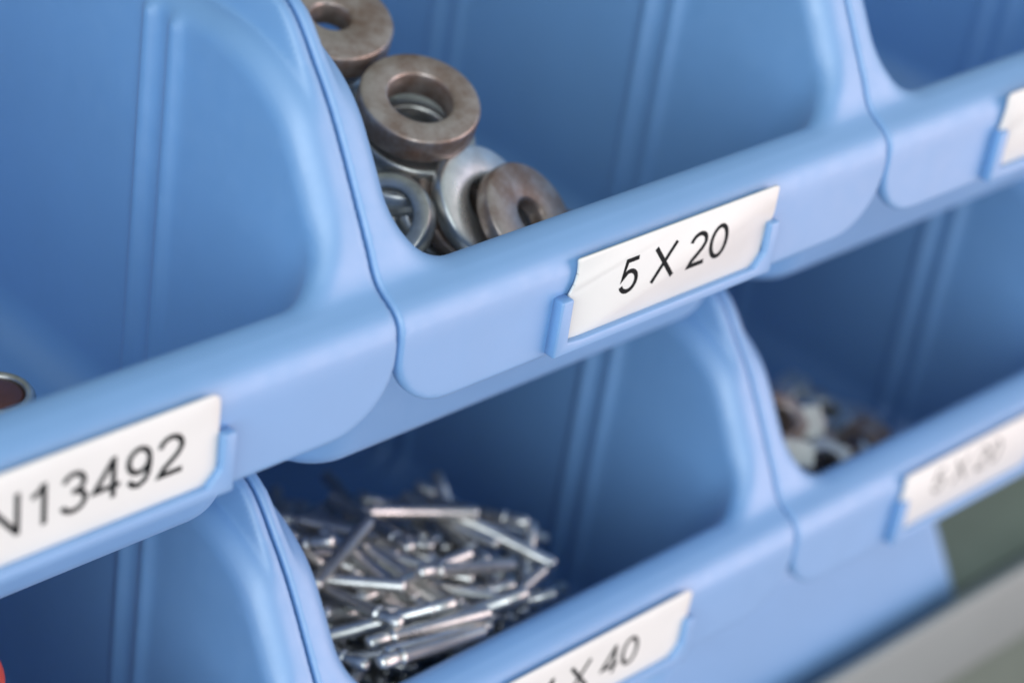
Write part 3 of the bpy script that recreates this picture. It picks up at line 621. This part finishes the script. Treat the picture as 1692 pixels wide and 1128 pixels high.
    [(6.6, 75.8, -30.5, 0.38, -0.39, 0.6, 0.59), (35, 37.3, -34.1, 0.14, 0.5, -0.51, -0.69), (53.8, 53.5, -33.9, 0.39, 0.29, -0.75, 0.44), (18.9, 64.4, -32.3, 0.77, -0.54, -0.14, -0.3), (8.5, 40.6, -34.6, 0.15, 0.12, -0.6, 0.78), (11.1, 42, -35.2, 0.23, 0.13, 0.68, -0.68), (44.6, 74.4, -31.5, 0.64, -0.39, -0.48, -0.46), (56.7, 59.9, -33.8, 0.69, 0.64, 0.33, 0.1), (45, 57, -34.3, 0.54, 0.8, -0.07, -0.27), (26.6, 59.7, -33.9, 0.39, 0.76, 0.19, -0.48), (35.2, 41.5, -35.9, 0.55, 0.34, 0.58, 0.49), (60.9, 61.1, -34.1, 0.62, -0.57, 0.27, 0.47), (41.1, 36.9, -35.5, 0.72, 0.16, 0.65, 0.15), (20.7, 89.3, -30.1, 0.39, 0.59, 0.47, -0.53), (34.4, 84.2, -30.9, 0.63, -0.23, 0.54, 0.5), (39.5, 70.6, -33, 0.79, -0.61, 0.06, 0.08), (39.3, 87.5, -30.6, 0.43, -0.7, -0.19, -0.54), (66.7, 46.9, -36.8, 0.51, 0.65, -0.29, 0.49), (21.7, 40.8, -36.5, 0.72, -0.22, 0.65, -0.06), (47.5, 48.1, -36.8, 0.4, 0.39, 0.59, -0.58), (30.7, 63.1, -34.6, 0.3, 0.65, -0.4, -0.57), (46, 76.5, -32.6, 0.7, 0.4, 0.59, -0.08), (15.6, 91.4, -30.5, 0.27, 0.01, 0.69, 0.67), (13.8, 69.8, -33.8, 0.73, -0.67, -0.02, -0.14), (7.6, 70.4, -33.8, 0.51, -0.4, 0.51, 0.57), (16.2, 64.2, -34.8, 0.56, 0.51, -0.6, 0.26), (15.2, 57.5, -35.9, 0.12, 0.2, 0.62, 0.75), (37.1, 48, -37.4, 0.56, -0.21, 0.64, 0.48), (30.1, 80.5, -32.5, 0.43, 0.77, 0.21, -0.42), (16.8, 70.4, -34, 0.35, 0.72, 0.37, -0.48), (21.5, 78.8, -33.1, 0.68, 0.7, 0.18, 0.12), (37.2, 63.9, -35.5, 0.72, -0.65, -0.1, -0.21), (59.8, 62.5, -35.8, 0.49, -0.35, 0.61, 0.52), (22.9, 80.7, -33.2, 0.68, 0.45, 0.51, -0.28), (56.5, 66.6, -35.4, 0.66, 0.72, 0.12, -0.17), (15.9, 44.4, -38.7, 0.61, 0.56, 0.43, -0.36), (54.1, 44, -38.7, 0.26, 0.49, -0.51, -0.66), (10.5, 93.9, -31.6, 0.14, -0.07, 0.65, 0.75), (21.4, 31.3, -36.9, 0.22, 0.69, -0.05, -0.68), (44.5, 79.3, -34.4, 0.59, 0.23, -0.72, -0.3), (44.3, 51.6, -38.7, 0.64, -0.02, -0.71, -0.29), (52.3, 58.9, -37.6, 0.3, -0.04, 0.73, -0.61), (23.1, 94.8, -32.3, 0.67, 0.52, 0.47, 0.25), (21.8, 77.7, -35.2, 0.42, -0.59, 0.41, -0.55), (31.7, 62.2, -37.6, 0.63, -0.02, 0.73, -0.27), (55.7, 34, -38.7, 0.15, 0.7, -0.12, -0.69), (37.7, 89.5, -33.9, 0.36, -0.56, -0.46, 0.58), (41.6, 91.9, -33.6, 0.67, 0.22, -0.7, -0.12), (59.4, 31.9, -38.7, 0.57, 0.37, 0.6, 0.41), (35.2, 70.8, -36.9, 0.65, -0.72, 0.19, 0.13), (56.3, 70.2, -37.1, 0.64, -0.66, -0.12, 0.37), (34.7, 28.9, -38.7, 0.59, 0.4, 0.58, 0.39), (13, 75.2, -37, 0.61, 0.49, -0.54, 0.3), (38.8, 87.3, -35.3, 0.58, 0.19, -0.6, 0.52), (13.7, 95.9, -34.4, 0.63, 0.56, 0.44, -0.32), (20.2, 67.7, -38.7, 0.61, 0.57, 0.42, -0.36), (43.3, 69.3, -38.7, 0.53, 0.31, 0.63, 0.47), (23.8, 101.1, -34, 0.43, -0.15, 0.65, -0.61), (59.1, 82.1, -37, 0.25, 0.21, -0.64, 0.7), (29.4, 86.7, -36.6, 0.29, -0.71, -0.02, 0.64), (17.8, 72.7, -38.7, 0.7, 0.69, 0.17, -0.1), (23.7, 99, -35.8, 0.47, -0.29, -0.67, 0.5), (6.6, 79.7, -38.7, 0.14, -0.14, -0.69, -0.69), (47, 88.1, -37.6, 0.59, 0.72, -0.1, -0.35), (20.7, 99.8, -36.1, 0.65, 0.5, -0.52, -0.24), (22.7, 82.5, -38.7, 0.25, -0.51, 0.49, 0.66), (33.7, 83.3, -38.7, 0.09, -0.19, -0.68, -0.7), (13.8, 84, -38.7, 0.2, 0.09, 0.7, -0.68), (24.2, 95.6, -37.6, 0.67, 0.01, 0.68, -0.29), (53.6, 88.6, -38.7, 0.62, 0.56, -0.44, 0.35), (7.9, 104.4, -38.7, 0.71, 0.71, 0.04, 0.01)])
GP = 'steel pins heaped in the 4 X 40 bin'
def quat_obj(name, me, mat, a, ox, oz):
    o = bpy.data.objects.new(name, me)
    if not me.materials: me.materials.append(mat)
    COL.objects.link(o)
    o.rotation_mode = 'QUATERNION'
    o.rotation_quaternion = Quaternion(a[3:7])
    o.location = Vector((a[0] + ox, a[1], a[2] + oz)) * MM
    return o
for a in PINS:
    tag(quat_obj('steel_pin', pin_me, M_STEEL, a, 0, -75), 'slender bright steel pin in the tangled heap of the 4 X 40 bin', 'pin', GP)
def joined(name, src, placements, mat, ox, oz):
    V0 = np.array([v.co[:] for v in src.vertices]); F0 = [tuple(p.vertices) for p in src.polygons]
    V, F = [], []
    for i, a in enumerate(placements):
        R = np.array(Quaternion(a[3:7]).to_matrix())
        V.append(V0 @ R.T + np.array([a[0] + ox, a[1], a[2] + oz]) * MM)
        b = i * len(V0)
        F += [tuple(k + b for k in f) for f in F0]
    me = bpy.data.meshes.new(name); me.from_pydata(np.vstack(V).tolist(), [], F); me.update()
    me.polygons.foreach_set('use_smooth', [True] * len(me.polygons))
    me.materials.append(mat)
    o = bpy.data.objects.new(name, me); COL.objects.link(o)
    return o
tag(joined('buried_pins', lathe('pin_low', PIN_PROF, 8), PINS_REST, M_STEEL, 0, -75), 'mass of steel pins underneath the top layers of the heap', 'pins', None, 'stuff')

def nut_mesh(af=10.6, t=5.2, r=2.9):
    import bmesh
    R = af / 2 / math.cos(math.pi / 6)
    bm = bmesh.new()
    n = 24
    def ring(rf, z): return [bm.verts.new((rf(2 * math.pi * i / n) * math.cos(2 * math.pi * i / n) * MM, rf(2 * math.pi * i / n) * math.sin(2 * math.pi * i / n) * MM, z * MM)) for i in range(n)]
    hexr = lambda a: (af / 2) / math.cos(((a + math.pi / 6) % (math.pi / 3)) - math.pi / 6)
    h = t / 2
    rs = [ring(lambda a: r, -h + .5), ring(lambda a: r + .5, -h), ring(lambda a: af / 2 - .1, -h), ring(hexr, -h + .5), ring(hexr, h - .5), ring(lambda a: af / 2 - .1, h), ring(lambda a: r + .5, h), ring(lambda a: r, h - .5)]
    for q in range(len(rs)):
        a, b = rs[q], rs[(q + 1) % len(rs)]
        for i in range(n):
            j = (i + 1) % n
            bm.faces.new((a[i], a[j], b[j], b[i]))
    bmesh.ops.recalc_face_normals(bm, faces=bm.faces[:])
    me = bpy.data.meshes.new('nut'); bm.to_mesh(me); bm.free()
    return me
NUTS = [(47.4, 20.6, -13.7, 0.33, -0.63, -0.33, 0.63), (26.2, 23.6, -9.8, 0.1, 0.79, 0.45, -0.41), (34.4, 20.5, -13.6, 0.71, -0.05, -0.34, 0.62), (39.9, 31.3, -12.7, 0.72, -0.26, -0.64, -0.03), (67.1, 44.4, -28.1, 0.99, 0, 0, 0.13), (29.9, 30.2, -7.1, 0.04, 0.08, 0.96, 0.25), (62.7, 51.2, -25.9, 0.1, -0.22, 0.66, 0.71), (78.7, 43.8, -34.6, 0.55, -0.51, 0.18, -0.64), (48.5, 46.8, -21.4, 0.94, -0.26, -0.14, 0.18), (20, 21.5, -13.3, 0.1, 0.74, -0.3, 0.59), (46.5, 28.8, -19.2, 0.17, -0.45, -0.02, -0.88), (57.7, 42.4, -26.2, 0.48, -0.73, -0.26, 0.4), (64.9, 28.6, -29.1, 0.84, 0.22, 0.07, -0.5), (43.7, 38, -18.7, 0.92, 0.03, 0.02, 0.39), (28.8, 61.9, -22.6, 0.36, -0.34, -0.86, 0.14), (66.1, 59.5, -34.9, 0.7, -0.6, 0.38, -0.12), (17.6, 74.8, -30.5, 0.62, -0.34, 0.62, 0.34), (50.3, 24.1, -26.4, 0.4, 0.63, -0.56, 0.36), (35.6, 38.7, -37.4, 0, -0.22, -0.98, 0), (44.8, 35.8, -37.4, 0, -0.91, -0.42, 0), (58.1, 37.3, -37.4, 0.91, -0, -0, 0.41), (74.1, 36.6, -37.4, 0, -0.71, -0.7, 0), (10.1, 44.3, -35.2, 0.65, 0.43, -0.56, -0.27), (19.1, 42, -34.8, 0.35, 0.56, -0.27, 0.7), (29.9, 46.7, -37.4, 0, -1, 0.06, -0), (30.4, 84.5, -37.4, 0.8, 0, 0, 0.6), (35, 91.2, -35.2, 0.47, -0.15, -0.69, 0.52), (42.8, 81.1, -37.4, 0.93, -0, 0, -0.38), (10.8, 30.1, -26.3, 0.44, 0.62, 0.54, -0.38), (20.3, 33.1, -26.8, 0.7, 0.39, 0.32, 0.5), (28.5, 31.3, -35.2, 0.62, -0.34, -0.62, -0.34), (38.6, 41.2, -32.7, 0.17, -0, -0, -0.98), (51.3, 28.4, -34.6, 0.81, -0.52, 0.13, 0.23), (68, 33.5, -35.2, 0.18, -0.68, -0.18, -0.68), (10.1, 43.4, -28.3, 1, 0, -0, 0), (19.4, 43.5, -28, 0.12, 0.86, 0.5, 0.01), (28.1, 46.7, -32.7, 0, -0.79, 0.61, -0), (39.3, 43, -28.1, 0, -0.78, -0.63, 0), (52, 42.4, -34.1, 0.02, 0.67, -0.69, 0.29), (65.3, 44.2, -32.7, 0, 0.9, -0.43, -0), (10.1, 53.8, -28.3, 0, 1, 0, 0), (17, 53.1, -30.4, 0.33, 0.61, -0.3, -0.66), (24.2, 55.1, -32.6, 0.04, -0.13, -0.99, -0), (36.5, 54, -34.7, 0.17, 0.43, 0.09, -0.88), (50, 60, -34.9, 0.08, 0.91, 0.19, -0.37), (63.4, 55.6, -35.2, 0.41, -0.07, -0.7, 0.57), (7.9, 67.9, -26.8, 0.69, 0.13, -0.69, -0.13), (13.6, 65.6, -35.2, 0.12, -0.45, 0.54, -0.7), (24.3, 64.1, -35.2, 0.31, -0.64, -0.31, -0.64), (34.4, 78.3, -30.8, 0.25, 0.05, -0.94, 0.24), (49.6, 69.4, -30.5, 0.43, 0.66, -0.27, -0.56), (11.2, 81.9, -30.5, 0.7, -0.65, -0.27, -0.09), (20.3, 83.9, -37.4, 0, 0.84, 0.54, -0), (20, 93.5, -35.2, 0.69, 0.68, 0.19, -0.17), (7.9, 25, -18.5, 0.7, 0.12, -0.7, -0.12), (14.8, 29.3, -20.2, 0.43, 0.08, -0.88, -0.16), (24.5, 27.8, -27, 0.84, 0.21, 0.49, 0.08), (35.6, 30.2, -31.5, 0.33, 0.44, -0.66, -0.51), (42.5, 26.8, -31.9, 0.15, 0.24, -0.81, 0.51), (61.7, 30.4, -34, 0.23, -0.94, -0.23, 0.02), (7.9, 39.3, -21.5, 0.35, -0.61, 0.35, -0.61), (16.7, 43.4, -21.3, 0.06, -0.2, -0.73, -0.65), (29.2, 41.3, -28.3, 0.22, -0.97, 0.04, 0.07), (30.9, 38.2, -24.9, 0.97, 0.23, 0.04, 0.06), (45.2, 34.9, -30.6, 0.38, 0.26, -0.08, 0.88), (74.4, 53, -35.2, 0.03, -0.32, -0.63, -0.71), (9.7, 72.8, -34.5, 0.46, -0.53, -0.46, 0.53), (20.5, 73.9, -37.4, 1, -0, -0, 0.04), (30.7, 72.5, -35.2, 0.62, -0.33, -0.62, -0.33), (42, 73.3, -35.2, 0.7, 0.64, -0.31, 0.05), (54.9, 69.4, -37.4, 0.73, -0, -0, 0.68), (69, 67.8, -35.2, 0.65, 0.7, 0.09, -0.28), (10.5, 82.5, -37.4, 0.53, -0, -0, 0.85), (10.8, 51.8, -21.4, 0.68, 0.68, -0.19, 0.19), (18.3, 50.9, -21.7, 0.67, 0.05, 0.74, 0.04), (24.5, 55.8, -28, 0.07, -0.04, 0.01, -1), (32.8, 50.9, -28.9, 0.31, 0.17, -0.91, 0.21), (42.4, 54.9, -30.4, 0.94, -0.04, 0.32, 0.13), (58.1, 50.8, -32.7, 0.35, -0, -0, -0.94), (7.9, 59.4, -21.4, 0.66, 0.25, -0.66, -0.25), (14.8, 64.1, -28.3, 0, -0.87, -0.5, 0), (23.8, 66.2, -28.3, 0.51, 0, -0, -0.86), (34.1, 65.9, -29.5, 0.32, 0.92, -0.21, -0.1), (55.2, 60.4, -29.7, 0.06, -0.6, -0.62, -0.5), (18.4, 84.9, -30.1, 0.26, 0.45, 0.39, 0.76), (11.7, 92.5, -34.7, 0.9, 0.01, -0.44, 0.02), (10.2, 29.9, -11.4, 0.05, 1, 0, -0.01), (17.6, 26.2, -12.3, 0.61, 0.09, -0.59, -0.53), (22.5, 24.1, -20.1, 0.13, -0.75, 0.63, 0.16), (31.4, 23.5, -25.1, 0.3, 0.47, -0.7, 0.44), (41, 22.5, -23, 0.53, 0.84, -0.01, 0.01), (54.4, 34.5, -30, 0.58, -0.55, -0.6, 0.06), (7.9, 41.7, -12.4, 0.37, 0.6, 0.37, 0.6), (15.5, 43.6, -14.4, 0.06, 0.92, -0.38, 0.1), (24.9, 45.7, -20.7, 0.6, -0.32, 0.4, -0.61), (32.5, 36.4, -20.8, 0.75, 0.14, 0.19, -0.62), (41.4, 40.5, -23.5, 0, 0.27, -0.96, -0), (26, 52.9, -21.3, 0.67, 0.67, 0.23, -0.2), (34.4, 54.1, -25.7, 0.33, 0.88, -0.3, -0.17), (44.6, 55.5, -26.3, 0.42, 0.24, 0.22, 0.85), (52.4, 52.5, -28.5, 0.35, -0.18, 0.9, -0.2), (12.6, 65.4, -21.5, 0.61, -0.35, -0.61, 0.35), (19.4, 61.5, -23.3, 1, -0.04, -0.01, 0), (33.2, 70.4, -26, 0.26, 0.57, -0.75, 0.2), (49.1, 77.9, -34.2, 0.03, 0.32, -0.3, 0.9), (11.2, 20, -11.3, 0.44, -0.87, 0.23, -0.02), (31.8, 27.9, -23.5, 0.47, 0.75, -0.38, 0.24), (37.4, 22.2, -16.7, 0.33, -0.2, -0.27, 0.88), (49.4, 32.4, -24.7, 0.28, -0.79, 0.51, -0.16), (18.9, 37, -14.6, 0.33, -0.76, 0.18, 0.53), (28.8, 43.7, -14, 0.48, -0.3, 0.6, -0.56), (31.7, 36.6, -12.5, 0.51, 0.33, -0.6, -0.52), (36.3, 36, -13.2, 0.54, -0.59, -0.35, 0.49), (49, 42.7, -27.2, 0.29, 0.26, 0.68, 0.62), (38.5, 59.8, -22.8, 0.32, -0.62, 0.64, -0.34), (24.8, 79.4, -31.1, 0.27, -0.22, 0.6, -0.72), (40.4, 65.7, -34.6, 0.19, 0.65, 0.54, 0.51), (29.8, 29.3, -16.1, 0.7, -0.33, 0.25, 0.57), (40.1, 30.3, -22.8, 0.22, -0.5, -0.28, -0.79), (24.6, 34.9, -11.4, 0.34, -0.77, -0.27, 0.47), (35.7, 49.3, -20.1, 0.74, 0.12, 0.27, -0.6), (46.9, 48.6, -35.2, 0.36, -0.61, 0.36, 0.61), (60.3, 47.1, -37.4, 0.67, -0, 0, 0.75), (70.2, 45.6, -37.4, 0, -0.87, -0.49, 0), (9.2, 55.4, -35.2, 0.65, 0.43, -0.56, -0.27), (21, 58, -37.4, 0.56, 0, -0, 0.83), (32.2, 60.7, -35.2, 0.7, 0.56, 0.43, 0.09), (43.4, 56.1, -37.4, 0, -0.98, -0.2, 0), (59.4, 63.2, -35.2, 0.24, 0.66, -0.24, 0.66), (57.8, 27.6, -27, 0.67, -0.24, -0.66, 0.24), (25, 35, -35.2, 0.61, -0.36, -0.61, -0.36), (12.1, 34, -35.1, 0.18, 0.7, -0.18, 0.67)]
nm = nut_mesh()
nb = nm.copy()
for i, a in enumerate(NUTS):
    o = quat_obj('steel_nut', nb if i % 5 == 0 else nm, M_BROWN if i % 5 == 0 else M_STEEL, a, 100, -75)
    tag(o, ('brown tinted' if i % 5 == 0 else 'grey') + ' hexagon nut in the blurred pile in the lower right bin', 'nut', 'brown tinted nuts in the lower right bin' if i % 5 == 0 else 'grey nuts in the lower right bin')

# capped fitting standing behind the rim of the front left bin
FH = 23.8
f = empty('capped_fitting', (-38.3, 33.6, -39.7))
tag(f, 'shiny metal sleeve with brown cap standing behind the rim above the 13492 label', 'fitting')
mesh_obj('sleeve', lathe('sleeve', [(4.3, 0), (5.2, 0.2), (5.2, FH - 0.8), (4.8, FH - 0.2), (4.4, FH), (3.9, FH - 0.3), (3.75, FH - 1), (3.75, 0.6), (4.2, 0)], 48), M_GREY, f)
mesh_obj('cap', lathe('cap', [(0, FH - 0.1), (2.6, FH - 0.15), (3.4, FH - 0.4), (3.7, FH - 0.8), (3.7, FH - 6), (0, FH - 6)], 48), M_DISC, f)
# red knob in the bottom left bin
k = mesh_obj('red_knob', lathe('knob', [(0, 0), (0, 0), (4.2, -0.6), (6.9, -2.4), (8.2, -5.2), (8.6, -9), (7.6, -14), (7.2, -20), (8.0, -68), (7.4, -69.5), (0, -69.5)], 40), M_RED, None, (-52.2, 22.5, -45.2))
k.rotation_euler = (0.27, 0, 0)
tag(k, 'round red plastic knob peeking in at the bottom left corner of the photo', 'knob')
print('built', time.time() - T0)
